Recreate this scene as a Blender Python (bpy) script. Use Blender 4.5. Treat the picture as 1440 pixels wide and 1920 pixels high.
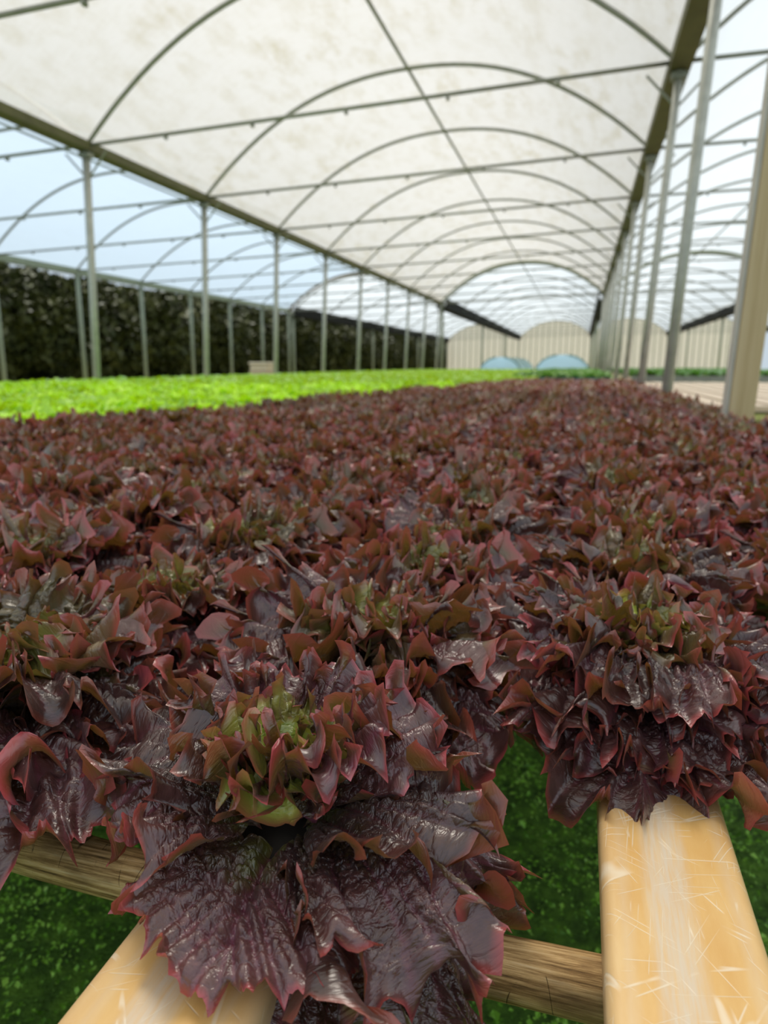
import bpy, math, random
import numpy as np
from mathutils import Vector

C = bpy.context.scene.collection
SC = bpy.context.scene
PI = math.pi
for o in list(bpy.data.objects):
    bpy.data.objects.remove(o)

# ------------------------------------------------------------------ camera
F_PX = 1280.0
PITCH = math.atan(276 / F_PX)
YAW = math.radians(15.7786)
cam_d = bpy.data.cameras.new('camera')
cam_d.sensor_fit = 'VERTICAL'
cam_d.sensor_height = 36.0
cam_d.lens = F_PX / 1920 * 36.0
cam_d.clip_start = 0.02
cam_d.clip_end = 500
cam_d.dof.use_dof = True
cam_d.dof.focus_distance = 0.53
cam_d.dof.aperture_fstop = cam_d.lens / 4.0
cam = bpy.data.objects.new('camera', cam_d)
cam.location = (0, 0, 1.13)
cam.rotation_euler = (PI / 2 - PITCH, 0, YAW)
C.objects.link(cam)
SC.camera = cam

# ------------------------------------------------------------------ world (bright overcast sky)
w = bpy.data.worlds.new('overcast_sky')
SC.world = w
w.use_nodes = True
nt = w.node_tree
nt.nodes.clear()
out = nt.nodes.new('ShaderNodeOutputWorld')
bg = nt.nodes.new('ShaderNodeBackground')
tc = nt.nodes.new('ShaderNodeTexCoord')
sx = nt.nodes.new('ShaderNodeSeparateXYZ')
nt.links.new(tc.outputs['Generated'], sx.inputs[0])
rp = nt.nodes.new('ShaderNodeValToRGB')
rp.color_ramp.elements[0].position = 0.0
rp.color_ramp.elements[0].color = (0.62, 0.72, 0.80, 1)
rp.color_ramp.elements[1].position = 0.9
rp.color_ramp.elements[1].color = (1.0, 1.0, 0.99, 1)
e = rp.color_ramp.elements.new(0.35)
e.color = (0.68, 0.80, 0.93, 1)
nt.links.new(sx.outputs['Z'], rp.inputs[0])
nt.links.new(rp.outputs[0], bg.inputs['Color'])
bg.inputs['Strength'].default_value = 0.74
nt.links.new(bg.outputs[0], out.inputs['Surface'])

# soft sun behind the clouds
sd = bpy.data.lights.new('cloud_sun', 'SUN')
sd.energy = 4.6
sd.angle = math.radians(24)
sd.color = (1.0, 0.97, 0.92)
so = bpy.data.objects.new('cloud_sun', sd)
so.rotation_euler = (math.radians(28), 0, math.radians(200))
C.objects.link(so)

SC.view_settings.view_transform = 'Standard'
SC.view_settings.look = 'None'
SC.view_settings.gamma = 1
SC.view_settings.use_curve_mapping = False
SC.view_settings.exposure = 0.30

# ------------------------------------------------------------------ helpers
def link(name, me, parent=None, mats=()):
    o = bpy.data.objects.new(name, me)
    for m in mats:
        me.materials.append(m)
    C.objects.link(o)
    if parent:
        o.parent = parent
    return o

def mesh_q(name, V, Q, smooth=True):
    """fast mesh from vertex array (n,3) and quad array (m,4)"""
    V = np.asarray(V, np.float32); Q = np.asarray(Q, np.int32)
    me = bpy.data.meshes.new(name)
    k = Q.shape[1]
    me.vertices.add(len(V)); me.vertices.foreach_set('co', V.ravel())
    me.loops.add(Q.size); me.loops.foreach_set('vertex_index', Q.ravel())
    me.polygons.add(len(Q)); me.polygons.foreach_set('loop_start', np.arange(0, Q.size, k, dtype=np.int32))
    me.polygons.foreach_set('use_smooth', np.full(len(Q), smooth))
    me.update(calc_edges=True)
    return me

def grid_q(nu, nv):
    i, j = np.meshgrid(np.arange(nu - 1), np.arange(nv - 1), indexing='ij')
    a = (i * nv + j).ravel()
    return np.stack([a, a + 1, a + nv + 1, a + nv], 1)

class MB:
    def __init__(s): s.v = []; s.q = []
    def n(s): return sum(len(a) for a in s.v)
    def add(s, V, Q):
        b = s.n(); s.v.append(np.asarray(V, float)); s.q.append(np.asarray(Q) + b)
    def box(s, x0, x1, y0, y1, z0, z1):
        V = [(x, y, z) for x in (x0, x1) for y in (y0, y1) for z in (z0, z1)]
        Q = [(0, 1, 3, 2), (4, 6, 7, 5), (0, 4, 5, 1), (2, 3, 7, 6), (0, 2, 6, 4), (1, 5, 7, 3)]
        s.add(V, Q)
    def tube(s, P, r, n=10, square=False, rough=0.0, seed=0):
        P = np.asarray(P, float); m = len(P)
        T = np.gradient(P, axis=0); T /= np.linalg.norm(T, axis=1)[:, None]
        ref = np.array([0, 0, 1.0]) if abs(T[0][2]) < .9 else np.array([1.0, 0, 0])
        A = np.cross(T, ref); A /= np.linalg.norm(A, axis=1)[:, None]
        B = np.cross(A, T)
        rs = np.full(m, r) if np.isscalar(r) else np.asarray(r)
        if square: n = 4; ang = np.arange(4) * PI / 2 + PI / 4; rs = rs * 1.414
        else: ang = np.arange(n) * 2 * PI / n
        rr = rs[:, None] * np.ones(n)[None]
        if rough:
            g = np.random.RandomState(seed); rr *= 1 + rough * g.randn(m, n)
        V = P[:, None] + rr[..., None] * (np.cos(ang)[None, :, None] * A[:, None] + np.sin(ang)[None, :, None] * B[:, None])
        i, j = np.meshgrid(np.arange(m - 1), np.arange(n), indexing='ij')
        a = i * n + j; b = i * n + (j + 1) % n
        Q = np.stack([a, b, b + n, a + n], -1).reshape(-1, 4)
        V = V.reshape(-1, 3)
        c0 = len(V); V = np.vstack([V, P[0], P[-1]])
        Q2 = []
        for k in range(0, n, 2):
            Q2.append((c0, (k + 2) % n, (k + 1) % n, k))
            o = (m - 1) * n
            Q2.append((c0 + 1, o + k, o + (k + 1) % n, o + (k + 2) % n))
        s.add(V, np.vstack([Q, Q2]))
    def build(s, name, mat, parent=None, smooth=False):
        me = mesh_q(name, np.vstack(s.v), np.vstack(s.q), smooth)
        return link(name, me, parent, [mat])

def empty(name, loc):
    o = bpy.data.objects.new(name, None); o.location = loc; o.empty_display_size = .05
    C.objects.link(o); return o

def tag(o, label=None, cat=None, group=None, kind=None):
    if label: o['label'] = label
    if cat: o['category'] = cat
    if group: o['group'] = group
    if kind: o['kind'] = kind
    return o

# ------------------------------------------------------------------ materials
def newmat(name):
    m = bpy.data.materials.new(name); m.use_nodes = True
    t = m.node_tree; t.nodes.clear()
    return m, t
def N(t, typ, **kw):
    n = t.nodes.new(typ)
    for k, v in kw.items():
        if k in n.inputs.keys(): n.inputs[k].default_value = v
        else: setattr(n, k, v)
    return n
def ramp(t, stops, fac=None):
    n = t.nodes.new('ShaderNodeValToRGB'); cr = n.color_ramp
    while len(cr.elements) > 1: cr.elements.remove(cr.elements[-1])
    for i, (p, c) in enumerate(stops):
        el = cr.elements[0] if i == 0 else cr.elements.new(p)
        el.position = p; el.color = (c[0], c[1], c[2], 1) if not np.isscalar(c) else (c, c, c, 1)
    if fac is not None: t.links.new(fac, n.inputs[0])
    return n.outputs[0]
def mix(t, fac, a, b, mode='MIX'):
    n = t.nodes.new('ShaderNodeMix'); n.data_type = 'RGBA'; n.blend_type = mode
    for k, v in ((0, fac), (6, a), (7, b)):
        if isinstance(v, bpy.types.NodeSocket): t.links.new(v, n.inputs[k])
        elif k == 0: n.inputs[0].default_value = v
        else: n.inputs[k].default_value = (*v, 1)
    return n.outputs[2]
def math_(t, op, a, b=None):
    n = t.nodes.new('ShaderNodeMath'); n.operation = op
    for i, v in enumerate((a, b)):
        if v is None: continue
        if isinstance(v, bpy.types.NodeSocket): t.links.new(v, n.inputs[i])
        else: n.inputs[i].default_value = v
    return n.outputs[0]
def noise(t, vec, scale, detail=4, rough=.55, dist=0):
    n = N(t, 'ShaderNodeTexNoise'); n.inputs['Scale'].default_value = scale
    n.inputs['Detail'].default_value = detail; n.inputs['Roughness'].default_value = rough
    n.inputs['Distortion'].default_value = dist
    if vec is not None: t.links.new(vec, n.inputs['Vector'])
    return n.outputs['Fac']
def mapping(t, vec, scale=(1, 1, 1), rot=(0, 0, 0), loc=(0, 0, 0)):
    n = N(t, 'ShaderNodeMapping'); n.inputs['Scale'].default_value = scale
    n.inputs['Rotation'].default_value = rot; n.inputs['Location'].default_value = loc
    t.links.new(vec, n.inputs['Vector']); return n.outputs[0]
def bsdf(t, color, rough=.5, spec=.5, bump=None, bstr=.5, bdist=.01, metal=0, out=True):
    b = N(t, 'ShaderNodeBsdfPrincipled')
    if isinstance(color, bpy.types.NodeSocket): t.links.new(color, b.inputs['Base Color'])
    else: b.inputs['Base Color'].default_value = (*color, 1)
    if isinstance(rough, bpy.types.NodeSocket): t.links.new(rough, b.inputs['Roughness'])
    else: b.inputs['Roughness'].default_value = rough
    b.inputs['Specular IOR Level'].default_value = spec
    b.inputs['Metallic'].default_value = metal
    if bump is not None:
        bn = N(t, 'ShaderNodeBump'); bn.inputs['Strength'].default_value = bstr; bn.inputs['Distance'].default_value = bdist
        t.links.new(bump, bn.inputs['Height']); t.links.new(bn.outputs[0], b.inputs['Normal'])
    if out:
        o = N(t, 'ShaderNodeOutputMaterial'); t.links.new(b.outputs[0], o.inputs['Surface'])
    return b

def simple(name, col, rough=.5, scale=8, var=.3, spec=.4, metal=0, bdist=.002):
    m, t = newmat(name)
    c = N(t, 'ShaderNodeTexCoord').outputs['Object']
    n = noise(t, c, scale)
    d = tuple(x * (1 - var) for x in col)
    bsdf(t, mix(t, n, d, tuple(min(1, x * (1 + var * .5)) for x in col)), rough, spec, n, .3, bdist, metal)
    return m

def leaf_mat(name, inner, body, body2, rim, vein, under, core, transl, tcol, rough=.27, bstr=.9, sheen=.0):
    m, t = newmat(name)
    at = N(t, 'ShaderNodeAttribute'); at.attribute_name = 'lf'
    sp = N(t, 'ShaderNodeSeparateColor'); t.links.new(at.outputs['Color'], sp.inputs[0])
    fl = N(t, 'ShaderNodeAttribute'); fl.attribute_name = 'flat'
    R, G, B = sp.outputs[0], sp.outputs[1], sp.outputs[2]
    oi = N(t, 'ShaderNodeObjectInfo')
    n1 = noise(t, fl.outputs['Vector'], 28, 4)
    n2 = noise(t, fl.outputs['Vector'], 110, 3)
    # body colour by distance from the leaf base, mottled
    k = math_(t, 'ADD', R, math_(t, 'MULTIPLY', math_(t, 'SUBTRACT', n1, .5), .75))
    bodyc = mix(t, math_(t, 'MULTIPLY', ramp(t, [(.3, .2), (.7, 1)], n2), ramp(t, [(.38, .25), (.62, 1)], noise(t, fl.outputs['Vector'], 45, 2))), body, body2)
    col = mix(t, ramp(t, [(.18, 0), (.52, 1)], k), inner, bodyc)
    rv = math_(t, 'SUBTRACT', oi.outputs['Random'], .5)
    kr = math_(t, 'ADD', R, math_(t, 'MULTIPLY', math_(t, 'SUBTRACT', n1, .5), .04))
    col = mix(t, ramp(t, [(.955, 0), (1.0, 1)], kr), col, rim)
    col = mix(t, math_(t, 'MULTIPLY', G, .75), col, vein)
    # young core leaves (attribute B)
    corec = mix(t, ramp(t, [(.88, 0), (1.0, .8)], R), core, rim)
    col = mix(t, math_(t, 'MULTIPLY', B, ramp(t, [(.35, .0), (.6, 1)], math_(t, 'ADD', n1, .12))), col, corec)
    geo = N(t, 'ShaderNodeNewGeometry')
    ucol = mix(t, ramp(t, [(.90, 0), (1.0, 1)], kr), under, rim)
    ucol = mix(t, G, ucol, vein)
    col = mix(t, geo.outputs['Backfacing'], col, ucol)
    hs = N(t, 'ShaderNodeHueSaturation'); t.links.new(col, hs.inputs['Color'])
    t.links.new(math_(t, 'ADD', math_(t, 'MULTIPLY', rv, .8), 1.05), hs.inputs['Value'])
    t.links.new(math_(t, 'ADD', math_(t, 'MULTIPLY', rv, -.03), .5), hs.inputs['Hue'])
    col = hs.outputs[0]
    # fine puckering
    dn = N(t, 'ShaderNodeVectorMath'); dn.operation = 'ADD'
    nn = N(t, 'ShaderNodeTexNoise'); nn.inputs['Scale'].default_value = 90
    t.links.new(fl.outputs['Vector'], nn.inputs['Vector'])
    sc_ = N(t, 'ShaderNodeVectorMath'); sc_.operation = 'SCALE'; sc_.inputs['Scale'].default_value = .006
    t.links.new(nn.outputs['Color'], sc_.inputs[0])
    t.links.new(fl.outputs['Vector'], dn.inputs[0]); t.links.new(sc_.outputs[0], dn.inputs[1])
    vo = N(t, 'ShaderNodeTexVoronoi'); vo.feature = 'DISTANCE_TO_EDGE'; vo.inputs['Scale'].default_value = 105
    t.links.new(dn.outputs[0], vo.inputs['Vector'])
    vo2 = N(t, 'ShaderNodeTexVoronoi'); vo2.feature = 'DISTANCE_TO_EDGE'; vo2.inputs['Scale'].default_value = 480
    t.links.new(dn.outputs[0], vo2.inputs['Vector'])
    h = math_(t, 'ADD', ramp(t, [(0, 0), (.12, .7), (.45, 1)], vo.outputs['Distance']),
              math_(t, 'MULTIPLY', ramp(t, [(0, 0), (.25, 1)], vo2.outputs['Distance']), .22))
    h = math_(t, 'ADD', h, math_(t, 'MULTIPLY', n2, .8))
    h = math_(t, 'MULTIPLY', h, ramp(t, [(.1, .35), (.4, 1), (.75, .75), (.92, .3)], R))
    rg = math_(t, 'ADD', math_(t, 'MULTIPLY', n1, .22), rough - .1)
    b = bsdf(t, col, rg, .95, h, bstr, .0013, out=False)
    b.inputs['IOR'].default_value = 1.58; b.inputs['Sheen Weight'].default_value = sheen; b.inputs['Sheen Roughness'].default_value = .35; b.inputs['Sheen Tint'].default_value = (.9, .72, .85, 1)
    tr = N(t, 'ShaderNodeBsdfTranslucent')
    t.links.new(mix(t, B, tcol, core), tr.inputs['Color'])
    ms = N(t, 'ShaderNodeMixShader'); ms.inputs[0].default_value = transl
    t.links.new(b.outputs[0], ms.inputs[1]); t.links.new(tr.outputs[0], ms.inputs[2])
    o = N(t, 'ShaderNodeOutputMaterial'); t.links.new(ms.outputs[0], o.inputs['Surface'])
    return m

M = {}
M['red'] = leaf_mat('red_lettuce_leaf', (.075, .082, .010), (.056, .017, .016), (.165, .072, .070), (.40, .065, .060),
                    (.20, .045, .080), (.125, .082, .026), (.42, .50, .07), .20, (.30, .13, .02), sheen=.10)
M['green'] = leaf_mat('green_lettuce_leaf', (.24, .42, .008), (.36, .68, .004), (.48, .82, .006), (.58, .92, .02),
                      (.30, .6, .06), (.26, .55, .02), (.35, .7, .03), .3, (.7, 1.0, .01), .45, .5)
M['darkgreen'] = leaf_mat('dark_green_crop_leaf', (.08, .22, .02), (.07, .24, .02), (.12, .32, .03), (.2, .4, .05),
                      (.1, .3, .05), (.07, .2, .03), (.15, .35, .03), .25, (.2, .5, .03), .45, .5)

def film_mat(name, col, stain, stain_amt, transp):
    m, t = newmat(name)
    c = N(t, 'ShaderNodeTexCoord').outputs['Object']
    cm = mapping(t, c, (1, .35, 1), (0, 0, .5))
    n1 = noise(t, cm, 3.5, 8, .7)
    n2 = noise(t, c, .5, 3)
    n3 = noise(t, mapping(t, c, (.6, 3, 1)), 6, 4, .7)
    k = math_(t, 'MULTIPLY', ramp(t, [(.46, 0), (.70, 1)], n1), ramp(t, [(.35, .25), (.7, 1)], n2))
    k = math_(t, 'MULTIPLY', k, stain_amt)
    k = math_(t, 'ADD', k, math_(t, 'MULTIPLY', ramp(t, [(.45, 0), (.8, 1)], n3), stain_amt * .25))
    colr = mix(t, k, col, stain)
    tr = N(t, 'ShaderNodeBsdfTranslucent'); t.links.new(colr, tr.inputs['Color'])
    df = N(t, 'ShaderNodeBsdfDiffuse'); df.inputs['Color'].default_value = (.75, .75, .73, 1)
    bn = N(t, 'ShaderNodeBump'); bn.inputs['Strength'].default_value = .25; bn.inputs['Distance'].default_value = .05
    t.links.new(n1, bn.inputs['Height']); t.links.new(bn.outputs[0], tr.inputs['Normal'])
    m1 = N(t, 'ShaderNodeMixShader'); m1.inputs[0].default_value = .12
    t.links.new(tr.outputs[0], m1.inputs[1]); t.links.new(df.outputs[0], m1.inputs[2])
    tp = N(t, 'ShaderNodeBsdfTransparent'); t.links.new(colr, tp.inputs['Color'])
    m2 = N(t, 'ShaderNodeMixShader'); m2.inputs[0].default_value = transp
    t.links.new(m1.outputs[0], m2.inputs[1]); t.links.new(tp.outputs[0], m2.inputs[2])
    o = N(t, 'ShaderNodeOutputMaterial'); t.links.new(m2.outputs[0], o.inputs['Surface'])
    return m
M['film_old'] = film_mat('aged_cream_plastic_film', (.60, .58, .545), (.36, .31, .17), .65, .38)
M['film_blue'] = film_mat('clear_blue_plastic_film', (.56, .66, .74), (.45, .5, .5), .15, .5)
M['film_white'] = film_mat('pale_plastic_film', (.66, .70, .72), (.5, .5, .45), .2, .4)
M['end_film'] = film_mat('beige_end_wall_film', (.50, .47, .40), (.3, .3, .22), .4, .15)
M['steel'] = simple('galvanised_steel', (.52, .53, .48), .42, 9, .45, .5, .35)
M['arch'] = simple('weathered_arch_steel', (.30, .315, .28), .5, 6, .4, .4, .2)
M['gutter'] = simple('algae_stained_gutter', (.13, .125, .055), .6, 3, .5)
M['black'] = simple('black_gutter_sheet', (.010, .011, .010), .85, 3, .2, .15)
M['beam'] = simple('pale_side_beam', (.30, .33, .24), .5, 4, .3)
M['teal'] = simple('teal_bench_skirt', (.02, .14, .15), .6, 6, .3)
M['cream'] = simple('cream_foam', (.80, .66, .48), .6, 10, .2)
M['bark'] = simple('bark', (.06, .045, .03), .8, 12, .4)
M['bench'] = simple('pale_bench_channel', (.72, .56, .40), .5, 4, .15)
M['tunnel'] = film_mat('pale_blue_tunnel_film', (.70, .86, .95), (.6, .7, .7), .2, .05)
M['tunnel_frame'] = simple('teal_tunnel_hoop', (.2, .4, .42), .5)

def foliage_mat():
    m, t = newmat('dark_hedge_foliage')
    g = N(t, 'ShaderNodeTexCoord').outputs['Object']
    n = noise(t, g, 1.1, 3)
    n2 = noise(t, g, 7, 2)
    c = mix(t, ramp(t, [(.35, 0), (.7, 1)], n), (.022, .032, .006), (.095, .10, .018))
    c = mix(t, math_(t, 'MULTIPLY', n2, .5), c, (.05, .055, .014))
    bsdf(t, c, .6, .3)
    return m
M['hedge'] = foliage_mat()

def channel_mat():
    m, t = newmat('scratched_cream_yellow_channel')
    c = N(t, 'ShaderNodeTexCoord').outputs['Object']
    n = noise(t, mapping(t, c, (6, 1.5, 6)), 6, 6, .6)
    col = mix(t, ramp(t, [(.3, 0), (.72, 1)], n), (.72, .40, .115), (.84, .56, .23))
    # pale lime streak where the water dripped, along the middle
    s = N(t, 'ShaderNodeSeparateXYZ'); t.links.new(c, s.inputs[0])
    nx = math_(t, 'ADD', s.outputs[0], math_(t, 'MULTIPLY', math_(t, 'SUBTRACT', noise(t, mapping(t, c, (1, .3, 1)), 14, 5, .7), .5), .016))
    d = math_(t, 'ABSOLUTE', math_(t, 'ADD', nx, .006))
    k = ramp(t, [(0, 1), (.011, .85), (.019, 0)], d)
    k = math_(t, 'MULTIPLY', k, ramp(t, [(.3, .35), (.6, 1)], noise(t, mapping(t, c, (40, 3, 1)), 8, 4, .6)))
    k2 = math_(t, 'MULTIPLY', ramp(t, [(0, 0), (.032, 0), (.038, .35), (.044, .1), (.06, .5)], math_(t, 'ABSOLUTE', nx)), .8)
    col = mix(t, math_(t, 'MAXIMUM', math_(t, 'MULTIPLY', k, .85), k2), col, (.72, .62, .50))
    # scratches: thin contour lines of stretched noises
    tot = None
    for i, (scl, rot) in enumerate((((70, 1.6, 1), .5), ((60, 2, 1), -.6), ((80, 1.2, 1), .10), ((70, 2, 1), 1.35), ((80, 1.4, 1), -.15), ((60, 2.2, 1), 1.0), ((70, 1.5, 1), -1.1))):
        nn = noise(t, mapping(t, mapping(t, c, (1, 1, 1), (0, 0, rot)), scl, (0, 0, 0), (i * 3.1, i, 0)), 1.0, 0, .4, 0)
        li = ramp(t, [(0, 1), (.006, .8), (.014, 0)], math_(t, 'ABSOLUTE', math_(t, 'SUBTRACT', nn, .5)))
        br = ramp(t, [(.53, 0), (.60, 1)], noise(t, mapping(t, c, (1, 1, 1), (0, 0, 0), (i * 7, 0, 0)), 22, 2))
        li = math_(t, 'MULTIPLY', li, br)
        tot = li if tot is None else math_(t, 'MAXIMUM', tot, li)
    col = mix(t, math_(t, 'MULTIPLY', tot, .7), col, (.92, .80, .62))
    bsdf(t, col, .38, .45, math_(t, 'SUBTRACT', n, tot), .35, .0006)
    return m
M['channel'] = channel_mat()

def log_mat():
    m, t = newmat('weathered_round_wood')
    c = N(t, 'ShaderNodeTexCoord').outputs['Object']
    g = noise(t, mapping(t, c, (9, 260, 260)), 1.0, 8, .75, .2)
    g2 = noise(t, mapping(t, c, (3, 9, 9)), 3, 4, .6)
    col = ramp(t, [(.30, (.035, .018, .009)), (.43, (.30, .17, .06)), (.55, (.66, .43, .19)), (.72, (.82, .66, .42))], g)
    col = mix(t, ramp(t, [(.52, 0), (.70, .75)], g2), col, (.09, .05, .022))
    cr = noise(t, mapping(t, c, (24, 5, 5), (0, 0, .4)), 1, 2, .4)
    li = math_(t, 'MULTIPLY', ramp(t, [(0, 1), (.004, 0)], math_(t, 'ABSOLUTE', math_(t, 'SUBTRACT', cr, .5))), ramp(t, [(.5, 0), (.55, 1)], g2))
    col = mix(t, math_(t, 'MULTIPLY', li, .8), col, (.02, .012, .008))
    bsdf(t, col, .6, .3, math_(t, 'SUBTRACT', g, li), .8, .0015)
    return m
M['log'] = log_mat()

def post_wood_mat():
    m, t = newmat('tan_painted_timber')
    c = N(t, 'ShaderNodeTexCoord').outputs['Object']
    g = noise(t, mapping(t, c, (30, 30, .8)), 1.0, 5, .6)
    col = ramp(t, [(.3, (.44, .31, .16)), (.55, (.60, .46, .26)), (.8, (.70, .57, .37))], g)
    bsdf(t, col, .6, .3, g, .4, .002)
    return m
M['timber'] = post_wood_mat()

def moss_mat():
    m, t = newmat('green_weed_ground')
    c = N(t, 'ShaderNodeTexCoord').outputs['Object']
    s = N(t, 'ShaderNodeSeparateXYZ'); t.links.new(c, s.inputs[0])
    n = noise(t, c, 14, 8, .7)
    n2 = noise(t, c, .45, 4)
    n3 = noise(t, c, 90, 3)
    col = ramp(t, [(.3, (.03, .055, .010)), (.5, (.12, .26, .03)), (.7, (.26, .50, .05))], n)
    far = mix(t, ramp(t, [(.4, 0), (.6, 1)], n2), (.30, .33, .08), (.36, .28, .19))
    k = ramp(t, [(.30, 0), (.36, 1)], math_(t, 'MULTIPLY', s.outputs[1], .1))
    col = mix(t, k, col, far)
    bsdf(t, col, .75, .25, math_(t, 'ADD', n, math_(t, 'MULTIPLY', n3, .4)), 1, .03)
    return m
M['ground'] = moss_mat()

def weed_mat():
    m, t = newmat('tiny_weed_leaf')
    at = N(t, 'ShaderNodeAttribute'); at.attribute_name = 'lf'
    sp = N(t, 'ShaderNodeSeparateColor'); t.links.new(at.outputs['Color'], sp.inputs[0])
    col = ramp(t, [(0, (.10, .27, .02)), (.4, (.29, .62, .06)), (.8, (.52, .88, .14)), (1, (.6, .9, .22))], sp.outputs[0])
    b = bsdf(t, col, .45, .4, out=False)
    tr = N(t, 'ShaderNodeBsdfTranslucent'); tr.inputs['Color'].default_value = (.25, .6, .04, 1)
    ms = N(t, 'ShaderNodeMixShader'); ms.inputs[0].default_value = .2
    t.links.new(b.outputs[0], ms.inputs[1]); t.links.new(tr.outputs[0], ms.inputs[2])
    o = N(t, 'ShaderNodeOutputMaterial'); t.links.new(ms.outputs[0], o.inputs['Surface'])
    return m
M['weed'] = weed_mat()

# ------------------------------------------------------------------ greenhouse structure
BAY = 3.6
Y0 = 10.05
XG = [-16.9, -7.75, .96, 9.75, 18.5]            # gutter lines
HG = [4.26, 4.5, 4.77, 4.8, 4.8]
def arch_pt(k, t, rise=1.85, off=0):
    x = XG[k] + (XG[k + 1] - XG[k]) * t
    z = HG[k] + (HG[k + 1] - HG[k]) * t
    return x, z + (rise + off) * (1 - abs(2 * t - 1) ** 2.25) + off * .2

def vary(a, b, n): return np.linspace(a, b, n)

def span(name, k, ya, yb, film, nodes, extra_mid=False, arch_r=.036, end_mat=None):
    """one vaulted span: the plastic film with its arches, ties and purlins as parts"""
    nt_, ny = 33, max(2, int((yb - ya) / (BAY / 6)) + 1)
    T = np.linspace(0, 1, nt_); Y = np.linspace(ya, yb, ny)
    V = []
    for t in T:
        x, z = arch_pt(k, t, 1.85, .05)
        sag = .05 * np.sin((Y - Y0) / BAY * PI) ** 2 * math.sin(PI * t)
        V.append(np.stack([np.full(ny, x), Y, z - sag], 1))
    root = link(name, mesh_q(name, np.vstack(V), grid_q(nt_, ny)), None, [film])
    tag(root, kind='structure')
    ts = np.concatenate([np.linspace(0, .08, 6), np.linspace(.12, .88, 28), np.linspace(.92, 1, 6)])
    am = tm = None
    for i, y in enumerate(nodes):
        last = end_mat is not None and i == len(nodes) - 1
        P = [(arch_pt(k, t)[0], 0, arch_pt(k, t)[1]) for t in ts]
        if am is None or last:
            b = MB(); b.tube(P, arch_r * (2.2 if last else 1), 10)
            o = b.build('roof_arch', end_mat if last else M['arch'], root, True)
            am = am or o.data
        else:
            o = link('roof_arch', am, root)
        o.location = (0, y, 0)
        if tm is None:
            b = MB(); b.tube([(XG[k], 0, HG[k] + .02), (XG[k + 1], 0, HG[k + 1] + .02)], .028, 8)
            # hanging clips along the tie
            for j in range(1, 6):
                u = j / 6; xx = XG[k] + (XG[k + 1] - XG[k]) * u; zz = HG[k] + (HG[k + 1] - HG[k]) * u
                b.box(xx - .02, xx + .02, -.03, .03, zz - .05, zz)
            o = b.build('tie_bar', M['arch'], root, True); tm = o.data
        else:
            o = link('tie_bar', tm, root)
        o.location = (0, y, 0)
    for t in (.5,):
        x, z = arch_pt(k, t)
        b = MB(); b.tube([(x, ya, z - .01), (x, yb, z - .01)], .030, 8)
        b.build('ridge_purlin', M['arch'], root, True)
    return root

n1 = [Y0 + BAY * i for i in range(-3, 9)]        # first block ends at 38.85
n2 = [39.6 + 5.6 * i for i in range(10)]         # second block 43 .. 89.8
YE = n1[-1]
main = span('ceiling', 1, -3, YE, M['film_old'], n1, end_mat=M['beam'])
left = span('ceiling', 0, -3, YE, M['film_blue'], n1, end_mat=simple('brown_rolled_end_film', (.26, .20, .13), .6))
right = span('ceiling', 2, -3, YE, M['film_white'], n1, end_mat=M['beam'])
right2 = span('ceiling', 3, 8, YE, M['film_white'], n1[3:])
for k in range(4):
    span('ceiling', k, 39.3, n2[-1], M['film_white'], n2, arch_r=.05)

def gutter(k, ya, yb, mat, parent, wdt=.17, hgt=.13):
    x, z = XG[k], HG[k]
    b = MB()
    b.box(x - wdt / 2, x + wdt / 2, ya, yb, z - hgt / 2, z - hgt / 2 + .02)
    b.box(x - wdt / 2 - .03, x - wdt / 2, ya, yb, z - hgt / 2, z + hgt / 2)
    b.box(x + wdt / 2, x + wdt / 2 + .03, ya, yb, z - hgt / 2, z + hgt / 2)
    return b.build('gutter', mat, parent)
gutter(1, -3, YE + .2, M['gutter'], main)
gutter(2, -3, YE + .2, M['gutter'], main, .19, .16)
gutter(3, -3, YE + .2, M['gutter'], right)
gutter(0, -3, YE + .2, M['beam'], left, .14, .20)
for k in range(5):
    gutter(k, 39.3, n2[-1], M['black'], [o for o in bpy.data.objects if o.name.startswith('ceiling')][-1], .5, .55)

# posts: round galvanised, each a thing
def post(xb, xt, y, h, label, group=None, r=.05, mat='steel', name='support_post', square=False, cap=True):
    root = empty(name, (xb, y, 0))
    b = MB(); b.tube([(0, 0, 0), ((xt - xb) * .5, 0, h * .5), (xt - xb, 0, h)], r, 12, square)
    b.build('post_shaft', M[mat], root, not square)
    if cap:
        c = MB(); c.box(xt - xb - .09, xt - xb + .09, -.07, .07, h - .10, h - .03)
        for s in (-1, 1):
            c.tube([(xt - xb, 0, h - .42), (xt - xb + s * .38, 0, h - .02)], .016, 6)
        c.build('top_bracket', M['arch'], root)
    tag(root, label, 'post', group)
    return root
def nth(i):
    i += 1
    return ords[i - 1] if i <= 11 else '%d%s' % (i, {1: 'st', 2: 'nd', 3: 'rd'}.get(i % 10 if i > 20 else 0, 'th'))
ords = ['first', 'second', 'third', 'fourth', 'fifth', 'sixth', 'seventh', 'eighth', 'ninth', 'tenth', 'eleventh']
for i in range(0, 9):
    y = Y0 + BAY * i
    if i <= 3:
        lb = ['grey steel post cut by the left photo edge beside green lettuce', 'tall grey steel post at far left, nearest standing in the green lettuce',
              'second tall grey post from the left under the cream roof edge', 'third tall grey post from the left under the cream roof edge',
              'fourth tall grey post along the cream roof edge'][i + 1]; g = None
    else:
        lb = 'small distant grey post under the left edge of the cream roof'; g = 'distant posts of the left gutter row'
    post(-7.95, -7.75, y, HG[1] - .06, lb, g, .062)
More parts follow.
